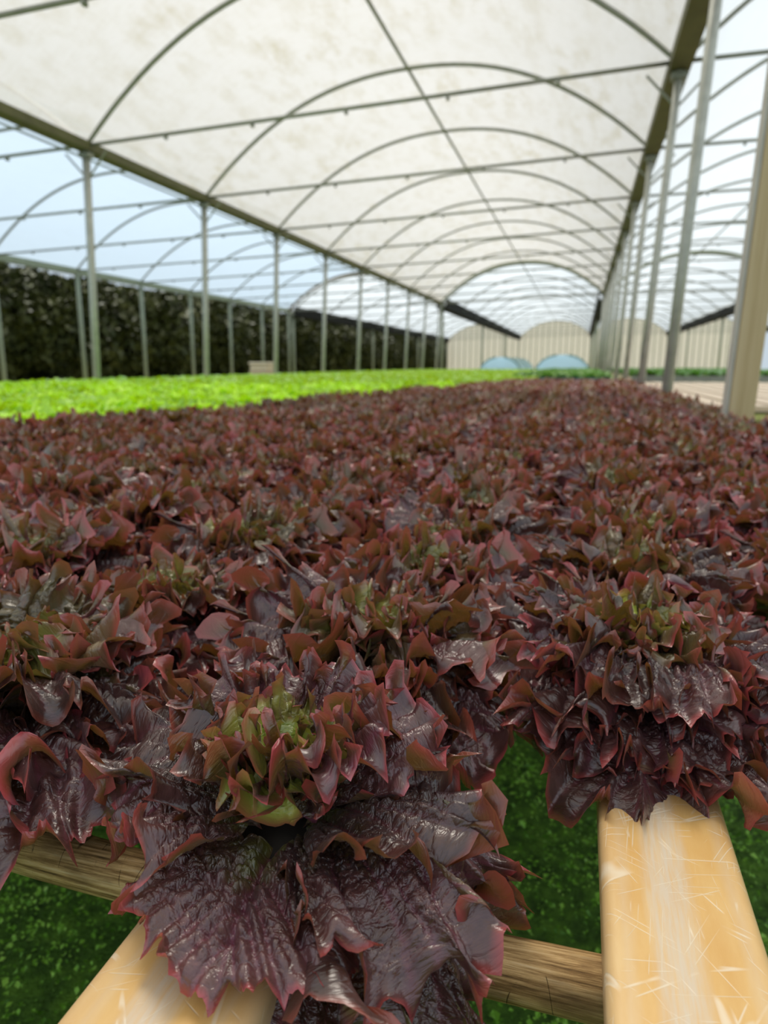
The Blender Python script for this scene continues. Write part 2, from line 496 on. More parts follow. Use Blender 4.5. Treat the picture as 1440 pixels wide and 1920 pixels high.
for i in range(-1, 9):
    y = n1[i + 3] if i >= 0 else 7.05
    if i <= 1:
        lb = ['long slim grey post leaning beside the wide tan post', 'dark slim grey post where the right gutter meets the cross tie',
              'slim grey post just behind the gutter cross tie post at right'][i + 1]; g = None
    else:
        lb = 'distant grey post under the right gutter of the cream roof'; g = 'distant posts of the right gutter row'
    post(.76, .96 if i >= 0 else .94, y, HG[2] - .08, lb, g, .05)
for i in range(2, 9):
    y = Y0 + BAY * i
    if i == 2: lb = 'pale weathered post at the very left photo edge before the dark trees'; g = None
    elif i <= 5: lb = 'pale weathered post before the dark trees, %s right of the left edge one' % ords[i - 3]; g = None
    else: lb = 'faint distant post standing in front of the dark hedge'; g = 'outer posts by the hedge'
    post(-16.9, -16.85, y, HG[0] - .1, lb, g, .075, 'beam', cap=False)
for i in range(0, 9):
    post(9.75, 9.8, Y0 + BAY * i, HG[3], 'slim grey post in the row right of the empty bench', 'posts of the right hand span', .05)
for k in (0, 1, 2, 3, 4):
    for i, y in enumerate(n2[::3]):
        post(XG[k], XG[k], y, HG[k], 'far away post inside the second greenhouse', 'posts of the second greenhouse', .09, 'beam', cap=False)
# wide tan timber post at right
tp = empty('timber_post', (.78, 3.95, 0))
b = MB(); b.box(-.062, .062, -.05, .05, 0, 2.95)
o = b.build('post_shaft', M['timber'], tp); o.rotation_euler = (0, .028, 0)
bv = o.modifiers.new('b', 'BEVEL'); bv.width = .006; bv.segments = 2
b = MB(); b.box(-.078, -.064, -.05, .05, 0, 2.95)
o = b.build('pale_edge_strip', simple('pale_strip', (.55, .52, .46), .5), tp); o.rotation_euler = (0, .028, 0)
tag(tp, 'wide tan timber post with pale left edge at the right side', 'post')

# far end walls of the second block
for k in range(4):
    y = n2[-1] + .1
    T = np.linspace(0, 1, 25)
    V = [(arch_pt(k, t)[0], y, 0) for t in T] + [(arch_pt(k, t)[0], y, arch_pt(k, t)[1]) for t in T]
    Q = [(i, i + 1, 26 + i, 25 + i) for i in range(24)]
    wl = link('wall_back', mesh_q('wall_back', V, Q, False), None, [M['end_film']]); tag(wl, kind='structure')
    for i in range(1, 12):
        t = i / 12; x, z = arch_pt(k, t)
        b = MB(); b.box(x - .05, x + .05, y - .12, y - .04, 0, z); b.build('wall_stud', M['beam'], wl)

# ground
g = np.random.RandomState(3)
nx, ny = 60, 80
X = np.sign(np.linspace(-1, 1, nx)) * np.abs(np.linspace(-1, 1, nx)) ** 2.2 * 90
Y = np.concatenate([np.linspace(-6, 3, 45), np.linspace(3.3, 200, ny - 45)])
XX, YY = np.meshgrid(X, Y, indexing='ij')
floor = link('floor', mesh_q('floor', np.stack([XX, YY, np.zeros_like(XX)], -1).reshape(-1, 3), grid_q(nx, ny)), None, [M['ground']])
tag(floor, kind='structure')

# ------------------------------------------------------------------ carpet of tiny weeds below the bed
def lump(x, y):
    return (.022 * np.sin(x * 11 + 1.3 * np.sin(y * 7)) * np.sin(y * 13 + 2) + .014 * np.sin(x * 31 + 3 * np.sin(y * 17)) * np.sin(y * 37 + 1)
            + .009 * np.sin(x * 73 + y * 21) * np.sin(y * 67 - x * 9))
nw = 62000
x = g.uniform(-1.5, .75, nw); y = g.uniform(.55, 2.6, nw)
h = lump(x, y)
keep = g.rand(nw) < .55 + h * 14
x, y, h = x[keep], y[keep], h[keep]; nw = len(x)
s = .0042 * (1 + .35 * g.randn(nw)).clip(.5, 2)
big = g.rand(nw) < .03; s[big] *= 2.0
az = g.uniform(0, 2 * PI, nw); tl = g.uniform(-.2, .9, nw)
d = np.stack([np.cos(az) * np.cos(tl), np.sin(az) * np.cos(tl), np.sin(tl)], 1)
sd_ = np.stack([-np.sin(az), np.cos(az), g.uniform(-.3, .3, nw)], 1)
base = np.stack([x, y, .035 + h + g.uniform(-.018, .02, nw)], 1)
up = np.array([0, 0, 1.])
S = s[:, None]
P = [base - d * S, base + sd_ * S * .8 + up * S * .3, base + d * S * 1.1, base - sd_ * S * .8 + up * S * .3]
V = np.stack(P, 1).reshape(-1, 3)
Q = np.arange(nw * 4).reshape(-1, 4)
me = mesh_q('ground_weeds', V, Q, False)
ca = me.color_attributes.new('lf', 'FLOAT_COLOR', 'POINT')
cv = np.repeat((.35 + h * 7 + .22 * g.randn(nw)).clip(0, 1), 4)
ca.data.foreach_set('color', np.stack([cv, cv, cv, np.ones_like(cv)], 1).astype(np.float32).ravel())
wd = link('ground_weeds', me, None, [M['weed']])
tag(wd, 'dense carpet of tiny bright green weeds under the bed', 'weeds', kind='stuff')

# ------------------------------------------------------------------ leaves
def leaf_geo(seed, L, fan=62, th0=40, th1=-30, ruf=1.0, bl=1.0, cup=0.0, nu=40, nv=32, young=0.0, rim_curl=.0, side=0.0, neck=.45, twist=0, nteeth=19, tamp=.115, big=.0125, roll=1.9, roll0=.865):
    r = np.random.RandomState(seed)
    u = np.linspace(-1, 1, nu); v = np.linspace(0, 1, nv) ** .85
    U, Vv = np.meshgrid(u, v, indexing='ij')
    sm = lambda a, lo, hi: np.clip((a - lo) / (hi - lo), 0, 1) ** 2 * (3 - 2 * np.clip((a - lo) / (hi - lo), 0, 1))
    # outline : broad fan with lobes and small teeth
    R = 1 - .42 * np.abs(u) ** 2.6
    lob = np.zeros_like(u)
    for k, a in ((3.1, .05), (6.3, .05), (11, .035)):
        lob += a * np.sin(k * u * 1.0 + r.uniform(0, 6.28))
    ph = (u + .05 * np.sin(5 * u + seed)) * nteeth / 2 + r.uniform(0, 1)
    tid = np.round(ph).astype(int); tid -= tid.min()
    tr1 = r.uniform(.35, 1.3, tid.max() + 2)[tid]; tr2 = r.uniform(-1, 1, tid.max() + 2)[tid]
    cusp = np.abs(2 * (ph % 1.0) - 1) ** 2.3
    ph2 = ph * 2.6 + seed
    cusp2 = np.abs(2 * (ph2 % 1.0) - 1) ** 2.0
    tooth = cusp * tr1 - .3
    A = U * math.radians(fan) * (neck + (1 - neck) * sm(Vv, 0.0, .45))
    rad = L * Vv * (R + lob)[:, None] * (1 + Vv ** 9 * (tamp * tooth + tamp * .28 * cusp2)[:, None])
    # petiole : keep it narrow near the base
    fx, fy = rad * np.sin(A), rad * np.cos(A)
    # veins
    vein = np.exp(-(fx / (.0022 * (1.3 - Vv))) ** 2) * (fy > 0)
    groove = np.exp(-(fx / .005) ** 2)
    sec = np.zeros_like(fx); secw = np.zeros_like(fx)
    for i in range(6):
        y0 = L * (.10 + .13 * i)
        for s in (-1, 1):
            a0 = math.radians(58 - 6 * i + r.uniform(-6, 6))
            rx = s * fx; ry = fy - y0 - s * r.uniform(-.004, .004)
            dd = rx * math.cos(a0) - ry * math.sin(a0) + 1.6 * rx ** 2 / L * .35
            on = (rx > 0)
            sec = np.maximum(sec, np.exp(-(dd / .0013) ** 2) * on)
            secw = np.maximum(secw, np.exp(-(dd / .0042) ** 2) * on)
    # blisters : cells of a jittered point set
    def cells(size, wob, sd2):
        q = np.random.RandomState(seed * 7 + sd2); npt = int(2.4 * (L / size) ** 2)
        px = q.uniform(-1.1, 1.1, npt) * L; py = q.uniform(-.05, 1.15, npt) * L
        D1 = np.full(fx.shape, 9.); D2 = np.full(fx.shape, 9.)
        wx = fx + wob * np.sin(fy * 2.2 / size + seed); wy = fy + wob * np.sin(fx * 1.9 / size)
        for a, b_ in zip(px, py):
            d_ = (wx - a) ** 2 + ((wy - b_) * 1.25) ** 2
            D2 = np.minimum(D2, np.maximum(D1, d_)); D1 = np.minimum(D1, d_)
        return (np.sqrt(D2) - np.sqrt(D1)) / size
    fade = sm(Vv, .08, .3) * (1 - .85 * sm(Vv, .74, .97))
    if bl > 0:
        c1 = cells(big, .15 * big, 1)
        pil = 1 - np.exp(-(c1 / .22) ** 1.4); net = np.exp(-(c1 / .07) ** 2)
        sub = 0
        if nu > 70:
            c2 = cells(big * .42, .12 * big, 2); sub = 1 - np.exp(-(c2 / .25) ** 1.4)
        rndh = .55 + .45 * np.sin(fx * 95 + seed) * np.sin(fy * 83 + 2 * seed)
        disp = bl * fade * (.0052 * rndh * pil + .0011 * sub) - (.0042 * groove * (1 - .6 * Vv) + .0042 * secw * (1 - .5 * Vv)) * bl
        vsup = np.maximum(groove, secw)
        disp -= bl * fade * .003 * rndh * pil * vsup
    else:
        net = np.zeros_like(fx); disp = np.zeros_like(fx)
    # ruffles growing towards the margin
    rf = np.zeros_like(fx); lat = np.zeros_like(fx)
    ks = [(r.uniform(3.5, 5.5), 1.8, .055), (r.uniform(8, 11), 2.6, .080), (r.uniform(18, 23), 3.8, .080), (r.uniform(36, 46), 5.5, .052), (r.uniform(70, 80), 9.0, .018)]
    for k, p, a in ks:
        if k > nu: continue
        f = r.uniform(0, 6.28); am = .7 + .5 * np.sin(U * 3.1 + f)
        rf += a * am * Vv ** p * np.sin(k * U + f + .8 * Vv)
        lat += a * .55 * am * Vv ** p * np.cos(k * U * 1.13 + f + 1.0)
    cw = np.clip((Vv - roll0) / (1 - roll0), 0, 1); seg = (1 - roll0) * L * (R + lob)[:, None]
    cc = roll * (.4 * np.sin(r.uniform(5, 8) * u + r.uniform(0, 6)) + .7 * np.sin(r.uniform(14, 19) * u + r.uniform(0, 6)) + .7 * np.sin(r.uniform(32, 42) * u + r.uniform(0, 6)))[:, None]
    cc = np.where(np.abs(cc) < .05, .05, cc)
    back = seg * (cw - np.sin(cc * cw) / cc)
    fx = fx - back * np.sin(A); fy = fy - back * np.cos(A)
    disp += seg * (1 - np.cos(cc * cw)) / cc
    disp += L * ruf * rf + rim_curl * L * Vv ** 8 + (Vv ** 12) * (cusp * tr2)[:, None] * .05 * L
    fx = fx + L * ruf * lat * np.cos(A); fy = fy - L * ruf * lat * np.sin(A) * .6
    disp += .05 * L * np.sin(fx / L * 5 + seed) * Vv * .6
    # bend along the length
    ss = np.linspace(-.1, 1.35, 80)
    th = np.radians(th0 + (th1 - th0) * np.clip(ss, 0, 1.4) ** 1.15)
    cx = np.cumsum(np.cos(th)) * (ss[1] - ss[0]) * L; cz = np.cumsum(np.sin(th)) * (ss[1] - ss[0]) * L
    i0 = np.argmin(np.abs(ss)); cx -= cx[i0]; cz -= cz[i0]
    q = fy / L
    bx = np.interp(q, ss, cx); bz = np.interp(q, ss, cz); bt = np.interp(q, ss, th)
    disp2 = disp + cup * fx ** 2 / L
    Xo = bx - np.sin(bt) * disp2
    Zo = bz + np.cos(bt) * disp2
    Yo = fx + side * L * q ** 2
    if twist:
        a = twist * q; Yo, Zo = Yo * np.cos(a) - 0 * Zo, Zo + Yo * np.sin(a)
    V = np.stack([Xo, Yo, Zo], -1).reshape(-1, 3)
    vn = np.clip(vein * .9 + sec * .9 * (1 - .3 * Vv) + net * .30 * fade, 0, 1)
    col = np.stack([Vv, vn, np.full_like(Vv, young), np.ones_like(Vv)], -1).reshape(-1, 4)
    fl = np.stack([rad * np.sin(A) + seed * .37, rad * np.cos(A), np.zeros_like(fx)], -1).reshape(-1, 3)
    return V, grid_q(nu, nv), col, fl

def leaf_to_mesh(name, geos, mat):
    off = 0; Vs, Qs, Cs, Fs = [], [], [], []
    for V, Q, c, f in geos:
        Vs.append(V); Qs.append(Q + off); Cs.append(c); Fs.append(f); off += len(V)
    me = mesh_q(name, np.vstack(Vs), np.vstack(Qs))
    ca = me.color_attributes.new('lf', 'FLOAT_COLOR', 'POINT')
    ca.data.foreach_set('color', np.vstack(Cs).astype(np.float32).ravel())
    fa = me.attributes.new('flat', 'FLOAT_VECTOR', 'POINT')
    fa.data.foreach_set('vector', np.vstack(Fs).astype(np.float32).ravel())
    me.materials.append(mat)
    return me

def xf(geo, az, loc=(0, 0, 0), scale=1.0, pitch=0.0, roll=0.0):
    V, Q, c, f = geo
    V = V * scale
    cp, sp_ = math.cos(pitch), math.sin(pitch)
    V = np.stack([V[:, 0] * cp - V[:, 2] * sp_, V[:, 1], V[:, 0] * sp_ + V[:, 2] * cp], 1)
    ca_, sa = math.cos(az), math.sin(az)
    V = np.stack([V[:, 0] * ca_ - V[:, 1] * sa, V[:, 0] * sa + V[:, 1] * ca_, V[:, 2]], 1) + np.array(loc)
    return V, Q, c, f

# ring plan of a head: (count, length, th0, th1, fan, young)
RINGS = [(5, .160, 38, -45, 62, 0), (6, .155, 54, -36, 60, 0), (7, .142, 68, -22, 58, .0), (6, .122, 80, 2, 58, .15), (5, .092, 88, 28, 55, .42)]
def head_plan(seed, jit=1.0):
    r = random.Random(seed); plan = []; a = r.uniform(0, 6.28); n = 0
    for ri, (cnt, L, t0, t1, fan, yg) in enumerate(RINGS):
        for i in range(cnt):
            a += 2.39996 + r.uniform(-.25, .25) * jit
            plan.append(dict(ring=ri, az=a, L=L * r.uniform(.78, 1.15), t0=t0 + r.uniform(-12, 12), t1=t1 + r.uniform(-30, 22), fan=fan, young=yg, r0=.018 - .0035 * ri, z0=.004 + .006 * ri))
    return plan

def lib(nu, nv, per, seed0, mat, blister=1.55):
    L_ = {}
    for ri, (cnt, L, t0, t1, fan, yg) in enumerate(RINGS):
        for j in range(per):
            L_[(ri, j)] = leaf_to_mesh('leaf', [leaf_geo(seed0 + ri * 10 + j, L, fan, t0, t1, 1.15 + .15 * ri, blister, .30 - .03 * ri, nu, nv, yg)], mat)
    return L_
lib_hi = lib(160, 96, 3, 100, M['red'])
lib_mid = lib(104, 30, 3, 200, M['red'])

_b = MB(); _b.tube([(0, 0, -.002), (0, 0, .006), (0, 0, .012)], [.040, .038, .020], 14)
plug_mesh = mesh_q('dark_hole_plug', np.vstack(_b.v), np.vstack(_b.q)); plug_mesh.materials.append(simple('painted_hole_dark', (.012, .009, .007), .8))  # near-black disc added under each head; its colour paints the dark hole's shade
def head_from_lib(L_, per, seed, loc, name='red_lettuce', scale=1.0):
    r = random.Random(seed)
    root = empty(name, loc)
    link('dark_hole_plug', plug_mesh, root)
    for p in head_plan(seed):
        o = link('leaf', L_[(p['ring'], r.randrange(per))], root)
        a = p['az']
        o.location = (p['r0'] * math.cos(a), p['r0'] * math.sin(a), p['z0'])
        o.rotation_euler = (r.uniform(-.32, .32), r.uniform(-.25, .2), a)
        s_ = scale * r.uniform(.88, 1.12); o.scale = (s_, s_ * r.choice((1, -1)) if False else s_, s_)
    return root

CH = [(.0895 - .2975 * i) for i in range(-2, 9)]   # channel centre lines, right to left
CH_Z = .752
BED0 = [.34] * 11
def bed_end(xc):   # far end of each planted channel, read off the bed's left outline
    pts = [(-2.45, 2.4), (-2.3, 3.6), (-2.1, 5.0), (-1.9, 7.2), (-1.6, 8.6), (-1.4, 10.5), (-1.0, 12.6), (.9, 12.9)]
    for (a, ya), (b_, yb) in zip(pts, pts[1:]):
        if a <= xc <= b_: return ya + (yb - ya) * (xc - a) / (b_ - a)
    return 12.9
rowname = {-2: 'outermost right row', -1: 'row right of the bare right channel', 0: 'row on the bare right channel', 1: 'row on the bare left channel'}
chan_label = {0: 'scratched cream yellow flat channel running away at lower right', 1: 'scratched cream yellow flat channel sticking out at lower left'}
rr = random.Random(11)
heads = []
for ci, xc in enumerate(CH):
    k = ci - 2
    ch = empty('growing_channel', (xc - (.012 if k == 1 else 0), 0, CH_Z))
    hw = .0525 if k != 1 else .058
    ye = 13.2
    # rounded rectangular tube
    prof = []
    rad_ = .009; hh = .032
    for (cx_, cz_, a0) in ((hw - rad_, -rad_, 0), (-hw + rad_, -rad_, 90), (-hw + rad_, -hh + rad_, 180), (hw - rad_, -hh + rad_, 270)):
        for q in range(5):
            a = math.radians(a0 + q * 22.5); prof.append((cx_ + rad_ * math.cos(a), cz_ + rad_ * math.sin(a)))
    ys = [-.25, .2, .6, 1.5, ye]
    n_ = len(prof)
    V = [(px_, yy, pz_) for yy in ys for px_, pz_ in prof]
    Q = [(i * n_ + j, (i + 1) * n_ + j, (i + 1) * n_ + (j + 1) % n_, i * n_ + (j + 1) % n_) for i in range(len(ys) - 1) for j in range(n_)]
    me = mesh_q('channel_body', V, Q)
    o = link('channel_body', me, ch, [M['channel']])
    lab = chan_label.get(k, 'cream channel hidden under the red lettuce bed')
    tag(ch, lab, 'channel', None if k in chan_label else 'channels hidden under the red lettuces')
    y = {0: .745, 1: .435, 2: .50, -1: .66, -2: .75}.get(k, .55 + rr.uniform(-.05, .05))
    n = 0
    while y < bed_end(max(xc, -2.44)):
        heads.append((y, xc + rr.uniform(-.02, .02), k, n)); n += 1
        y += .235 + rr.uniform(-.02, .02)
# visible ones first
heads.sort()
cols = ['row of the right bare channel', 'row of the left bare channel']
def head_label(k, n):
    if (k, n) == (1, 0): return 'largest frilly dark red lettuce with one huge leaf drooping over lower left channel'
    if (k, n) == (0, 0): return 'dark red lettuce with green heart hanging over the bare right channel'
    if (k, n) == (2, 0): return 'dark red lettuce at the left photo edge above the round log'
    if (k, n) == (1, 1): return 'crinkled maroon lettuce directly behind the largest drooping front lettuce'
    if (k, n) == (0, 1): return 'crinkled maroon lettuce directly behind the one over the right channel'
    od = nth(n)
    if k == 0: return 'red lettuce, %s back along the bare right channel' % od
    if k == 1: return 'red lettuce, %s back along the bare left channel' % od
    if k < 0: return 'red lettuce, %s back in the %s row right of the bare right channel' % (od, ords[-k - 1])
    return 'red lettuce, %s back in the %s row left of the bare left channel' % (od, ords[k - 2])

low_heads = []
for j in range(5):
    gs = []
    for p in head_plan(900 + j):
        g_ = leaf_geo(300 + j * 50 + len(gs), p['L'], p['fan'], p['t0'], p['t1'], 1.35, 0, .25, 44, 10, p['young'])
        gs.append(xf(g_, p['az'], (p['r0'] * math.cos(p['az']), p['r0'] * math.sin(p['az']), p['z0'])))
    low_heads.append(leaf_to_mesh('red_lettuce', gs, M['red']))
tiny_geo = []
for j in range(3):
    gs = []
    for p in head_plan(950 + j)[2:]:
        g_ = leaf_geo(500 + j * 50 + len(gs), p['L'] * 1.05, p['fan'], p['t0'], p['t1'], 1.5, 0, .5, 12, 5, p['young'])
        gs.append(xf(g_, p['az'], (p['r0'] * math.cos(p['az']), p['r0'] * math.sin(p['az']), p['z0'])))
    V = np.vstack([a[0] for a in gs]); o_ = 0; Qs = []
    for a in gs: Qs.append(a[1] + o_); o_ += len(a[0])
    tiny_geo.append((V, np.vstack(Qs), np.vstack([a[2] for a in gs]), np.vstack([a[3] for a in gs])))

count = 0; rest = []
made = {}
for (y, x, k, n) in heads:
    z = CH_Z + .004
    if (k, n) == (1, 0):
        made['A'] = (x, y, z); count += 1; continue
    if count < 300:
        hi = y < 1.15
        if y < 3.0:
            root = head_from_lib(lib_hi if hi else lib_mid, 3, 1000 + count, (x, y, z), scale=rr.uniform(.95, 1.18))
            root.rotation_euler[2] = rr.uniform(0, 6.28)
            if (k, n) == (0, 0): made['B'] = root
        else:
            root = link('red_lettuce', low_heads[count % 5], None); root.location = (x, y, z)
            root.rotation_euler = (0, 0, rr.uniform(0, 6.28)); s_ = rr.uniform(.95, 1.12); root.scale = (s_, s_, s_)
        if y < 3.2: tag(root, head_label(k, n), 'lettuce', 'red lettuces in the near rows')
        else: tag(root, 'small blurred red lettuce in the far half of the red bed', 'lettuce', 'red lettuces in the far half of the bed')
        count += 1
    else:
        rest.append((x, y, z))
def scatter(name, pts, geos, mat, label, cat, smin=.9, smax=1.15, seed=1):
    r = random.Random(seed); gs = []
    for (x, y, z) in pts:
        g_ = geos[r.randrange(len(geos))]
        gs.append(xf(g_, r.uniform(0, 6.28), (x, y, z), r.uniform(smin, smax)))
    o = link(name, leaf_to_mesh(name, gs, mat), None)
    tag(o, label, cat, kind='stuff'); return o
scatter('red_lettuces', rest, tiny_geo, M['red'], 'mass of tiny red lettuces at the far end of the red bed', 'lettuce')

# ---- hero head A : its own leaves
def hero(root, seed, az, L, fan, t0, t1, ruf=1.1, bl=1.25, cup=.6, nu=150, nv=120, young=0, loc=(0, 0, 0), pitch=0, roll=0, **kw):
    me = leaf_to_mesh('leaf', [leaf_geo(seed, L, fan, t0, t1, ruf, bl, cup, nu, nv, young, **kw)], M['red'])
    o = link('leaf', me, root); a = math.radians(az)
    o.location = (loc[0] + .012 * math.cos(a), loc[1] + .012 * math.sin(a), loc[2])
    o.rotation_euler = (math.radians(roll), math.radians(pitch), a); return o
A = empty('red_lettuce', made['A'])
link('dark_hole_plug', plug_mesh, A)
tag(A, head_label(1, 0), 'lettuce', 'red lettuces in the near rows')
# azimuth: 0 = +x (right), -90 = towards the camera
H = dict(nu=220, nv=150)
hero(A, 11, -82, .132, 84, 20, -20, .66, 1.8, -.32, loc=(0, 0, .016), nteeth=24, tamp=.085, big=.021, roll=1.5, roll0=.90, **H)      # huge front leaf
hero(A, 12, -32, .102, 62, 40, -42, .9, 1.3, -.2, loc=(.012, 0, .020), nteeth=20, tamp=.09, big=.018, roll=1.6, roll0=.88, **H)
hero(A, 13, -165, .130, 60, 38, -22, 1.1, 1.2, .2, loc=(0, 0, .018), **H)
hero(A, 14, -12, .165, 60, 34, -55, 1.2, 1.2, .2, loc=(.01, 0, .014), **H)
hero(A, 15, -44, .225, 34, 2, -95, .8, .9, .0, loc=(.01, 0, .004), **H)           # hangs below the channel
hero(A, 22, -28, .200, 48, 22, -78, 1.3, 1.0, .1, loc=(.01, 0, .008), **H)
hero(A, 16, -128, .085, 58, 82, 66, .9, .7, .9, loc=(-.012, 0, .03), **H)         # upright olive leaf left
hero(A, 17, -40, .105, 45, 84, 60, .9, .8, .9, loc=(.018, 0, .03), **H)           # upright olive leaf right
hero(A, 18, 8, .15, 62, 44, -30, 1.3, 1.0, .3, 130, 100, loc=(0, 0, .02))
hero(A, 19, 160, .15, 62, 44, -20, 1.3, 1.0, .3, 130, 100, loc=(0, 0, .02))
hero(A, 20, 60, .14, 62, 55, 0, 1.3, 1.0, .3, 110, 90, loc=(0, 0, .02))
hero(A, 21, 110, .14, 62, 55, 5, 1.3, 1.0, .3, 110, 90, loc=(0, 0, .02))
for i, az in enumerate((-170, -20, 30, 80, 130)):
    hero(A, 30 + i, az, .115, 60, 72, 30, 1.5, 1.0, .6, 100, 80, loc=(0, 0, .03))
for i, az in enumerate((-95, -10, 75, 160, -150)):
    hero(A, 40 + i, az, .085, 62, 84, 40, 2.0, 1.0, .5, 110, 80, young=.5, loc=(0, 0, .035))
for i, az in enumerate((-60, 60, 180)):
    hero(A, 50 + i, az, .060, 62, 88, 60, 2.1, .6, .8, 80, 60, young=1.0, loc=(0, 0, .045))

hero(A, 71, -80, .072, 58, 84, -30, 2.1, 1.4, .5, 140, 100, young=.8, loc=(.004, 0, .050))   # yellow-green heart leaf
hero(A, 72, -20, .070, 60, 80, 5, 2.0, .8, .5, 110, 80, young=1.0, loc=(.01, 0, .055))

# head B gets extra front leaves
B = made['B']
rz = B.rotation_euler[2]; B.rotation_euler[2] = 0
hero(B, 64, -60, .150, 60, 64, -30, 1.2, 1.5, -.1, loc=(.005, 0, .03))
hero(B, 65, -135, .145, 60, 66, -25, 1.3, 1.5, 0, loc=(0, 0, .03))
hero(B, 66, -95, .130, 58, 72, -25, 1.3, 1.4, 0, loc=(0, 0, .035))
hero(B, 61, -75, .165, 62, 38, -44, 1.1, 1.3, -.1, loc=(0, 0, .01))
hero(B, 62, -118, .150, 62, 44, -34, 1.2, 1.3, 0, loc=(0, 0, .015))
hero(B, 63, -88, .190, 50, 14, -22, 1.1, 1.0, 0, loc=(0, 0, .004))

for i, az in enumerate((-100, -30, 40, 120, 190)):
    hero(B, 81 + i, az, .075, 60, 84, 40, 1.9, .8, .7, 100, 70, young=1.0, loc=(0, 0, .045))

# ------------------------------------------------------------------ round logs and legs under the channels
def log(y, seed, label):
    root = empty('support_log', (0, y, .697))
    r_ = np.random.RandomState(seed)
    xs = np.linspace(-1.0 if seed == 1 else -2.4, .85, 60)
    P = np.stack([xs, .004 * np.sin(xs * 5) - .03 * xs * (seed == 1), .002 * np.sin(xs * 7)], 1)
    b = MB(); b.tube(P, .0215 + .0012 * np.sin(xs * 9), 28, rough=.006, seed=seed)
    b.build('log', M['log'], root, True)
    for xl in (-.95 if seed == 1 else -2.3, .8):
        b = MB(); b.tube([(xl, -.03 * xl * (seed == 1), -.02), (xl, 0, -.697)], .03, 12); b.build('leg', M['log'], root, True)
    tag(root, label, 'log', None if seed == 1 else 'logs hidden under the bed')
log(.428, 1, 'weathered round wooden log crossing under the front channels')
for i, y in enumerate((2.2, 4.2, 6.2, 8.2)):
    log(y, 5 + i, 'round wooden log hidden under the red lettuce bed')

# ------------------------------------------------------------------ green lettuce benches on the left
g_mid, g_tiny = [], []
for j in range(3):
    for lst, nu, nv, sk in ((g_mid, 16, 8, 0), (g_tiny, 6, 4, 10)):
        gs = []
        for p in head_plan(970 + j)[sk:]:
            g_ = leaf_geo(700 + j * 50 + len(gs), p['L'] * 1.05, p['fan'], p['t0'] + 5, p['t1'] + 10, 1.5, 0, .5, nu, nv, 0)
            gs.append(xf(g_, p['az'], (p['r0'] * math.cos(p['az']), p['r0'] * math.sin(p['az']), p['z0'])))
        V = np.vstack([a[0] for a in gs]); o_ = 0; Qs = []
        for a in gs: Qs.append(a[1] + o_); o_ += len(a[0])
        lst.append((V, np.vstack(Qs), np.vstack([a[2] for a in gs]), np.vstack([a[3] for a in gs])))
gm = [leaf_to_mesh('green_lettuce', [a], M['green']) for a in g_mid]
pts = []
xcs = [-2.62 - .27 * i for i in range(20)]
for xc in xcs:
    y = 1.6 + (-2.62 - xc) * .35
    while y < 36:
        pts.append((y, xc)); y += .27 if y < 12 else .36
for i in range(6):      # beyond the red bed's narrowing outline
    xc = -2.33 + .27 * i; y = bed_end(xc) + .35
    while y < (36 if xc < -1.6 else 15): pts.append((y, xc)); y += .27 if y < 12 else .36
pts.sort(key=lambda p: p[0] * .96 - p[1] * .27)
gr = random.Random(4); nearg = 0; restg = []
for y, xc in pts:
    x_ = xc + gr.uniform(-.03, .03); y_ = y + gr.uniform(-.03, .03)
    if nearg < 300 and -1.02 < x_ / y_:
        o = link('green_lettuce', gm[gr.randrange(3)], None); o.location = (x_, y_, CH_Z + .01)
        o.rotation_euler = (0, 0, gr.uniform(0, 6.28)); s_ = gr.uniform(.95, 1.15); o.scale = (s_, s_, s_)
        tag(o, 'bright lime green lettuce in the green bed beyond the red lettuces', 'lettuce', 'lime green lettuces in the left bed')
        nearg += 1
    elif -1.15 < x_ / y_:
        restg.append((x_, y_, CH_Z + .01))
scatter('green_lettuces', restg, g_tiny, M['green'], 'far mass of lime green lettuces below the left posts', 'lettuce', 1.0, 1.25, 2)
b = MB(); b.box(-8.0, -2.5, 1.4, 36, CH_Z - .05, CH_Z); b.box(-2.499, -1.5, 13.25, 36, CH_Z - .05, CH_Z)
gb = b.build('lettuce_bench', M['bench']); tag(gb, 'long bench hidden under the lime green lettuces at left', 'bench')
for i in range(6):
    for x_ in (-7.8, -5.2, -2.6):
        b = MB(); b.tube([(x_, 2 + i * 6.5, 0), (x_, 2 + i * 6.5, CH_Z - .05)], .04, 8); b.build('leg', M['log'], gb, True)

# ------------------------------------------------------------------ benches in the distance
def bench(name, x0, x1, y0, y1, z, top, skirt=None, label='', legs=True, slats=0):
    root = empty(name, ((x0 + x1) / 2, (y0 + y1) / 2, 0)); ox, oy = root.location[0], root.location[1]
    if slats:
        wv = (x1 - x0) / slats
        for i in range(slats):
            b = MB(); a = x0 + i * wv; b.box(a + .04 - ox, a + wv - .04 - ox, y0 - oy, y1 - oy, z - .05, z)
            b.build('channel', top, root)
    else:
        b = MB(); b.box(x0 - ox, x1 - ox, y0 - oy, y1 - oy, z - .05, z); b.build('bench_top', top, root)
    if skirt:
        b = MB(); b.box(x0 - ox, x1 - ox, y0 - .06 - oy, y0 - .01 - oy, z - .35, z + .07); b.build('skirt', skirt, root)
    for xx in (x0 + .1, x1 - .1):
        for yy in (y0 + .1, (y0 + y1) / 2, y1 - .1):
            b = MB(); b.tube([(xx - ox, yy - oy, 0), (xx - ox, yy - oy, z - .05)], .04, 8); b.build('leg', M['log'], root, True)
    tag(root, label, 'bench'); return root
bench('growing_bench', 1.15, 5.2, 7.0, 16.5, .76, M['bench'], None, 'empty pale bench of bare channels behind the wide tan post', slats=14)
bench('crop_bench', -1.4, .62, 15.2, 36, .80, M['bench'], M['teal'], 'bench with teal front skirt holding dark green crop past red bed')
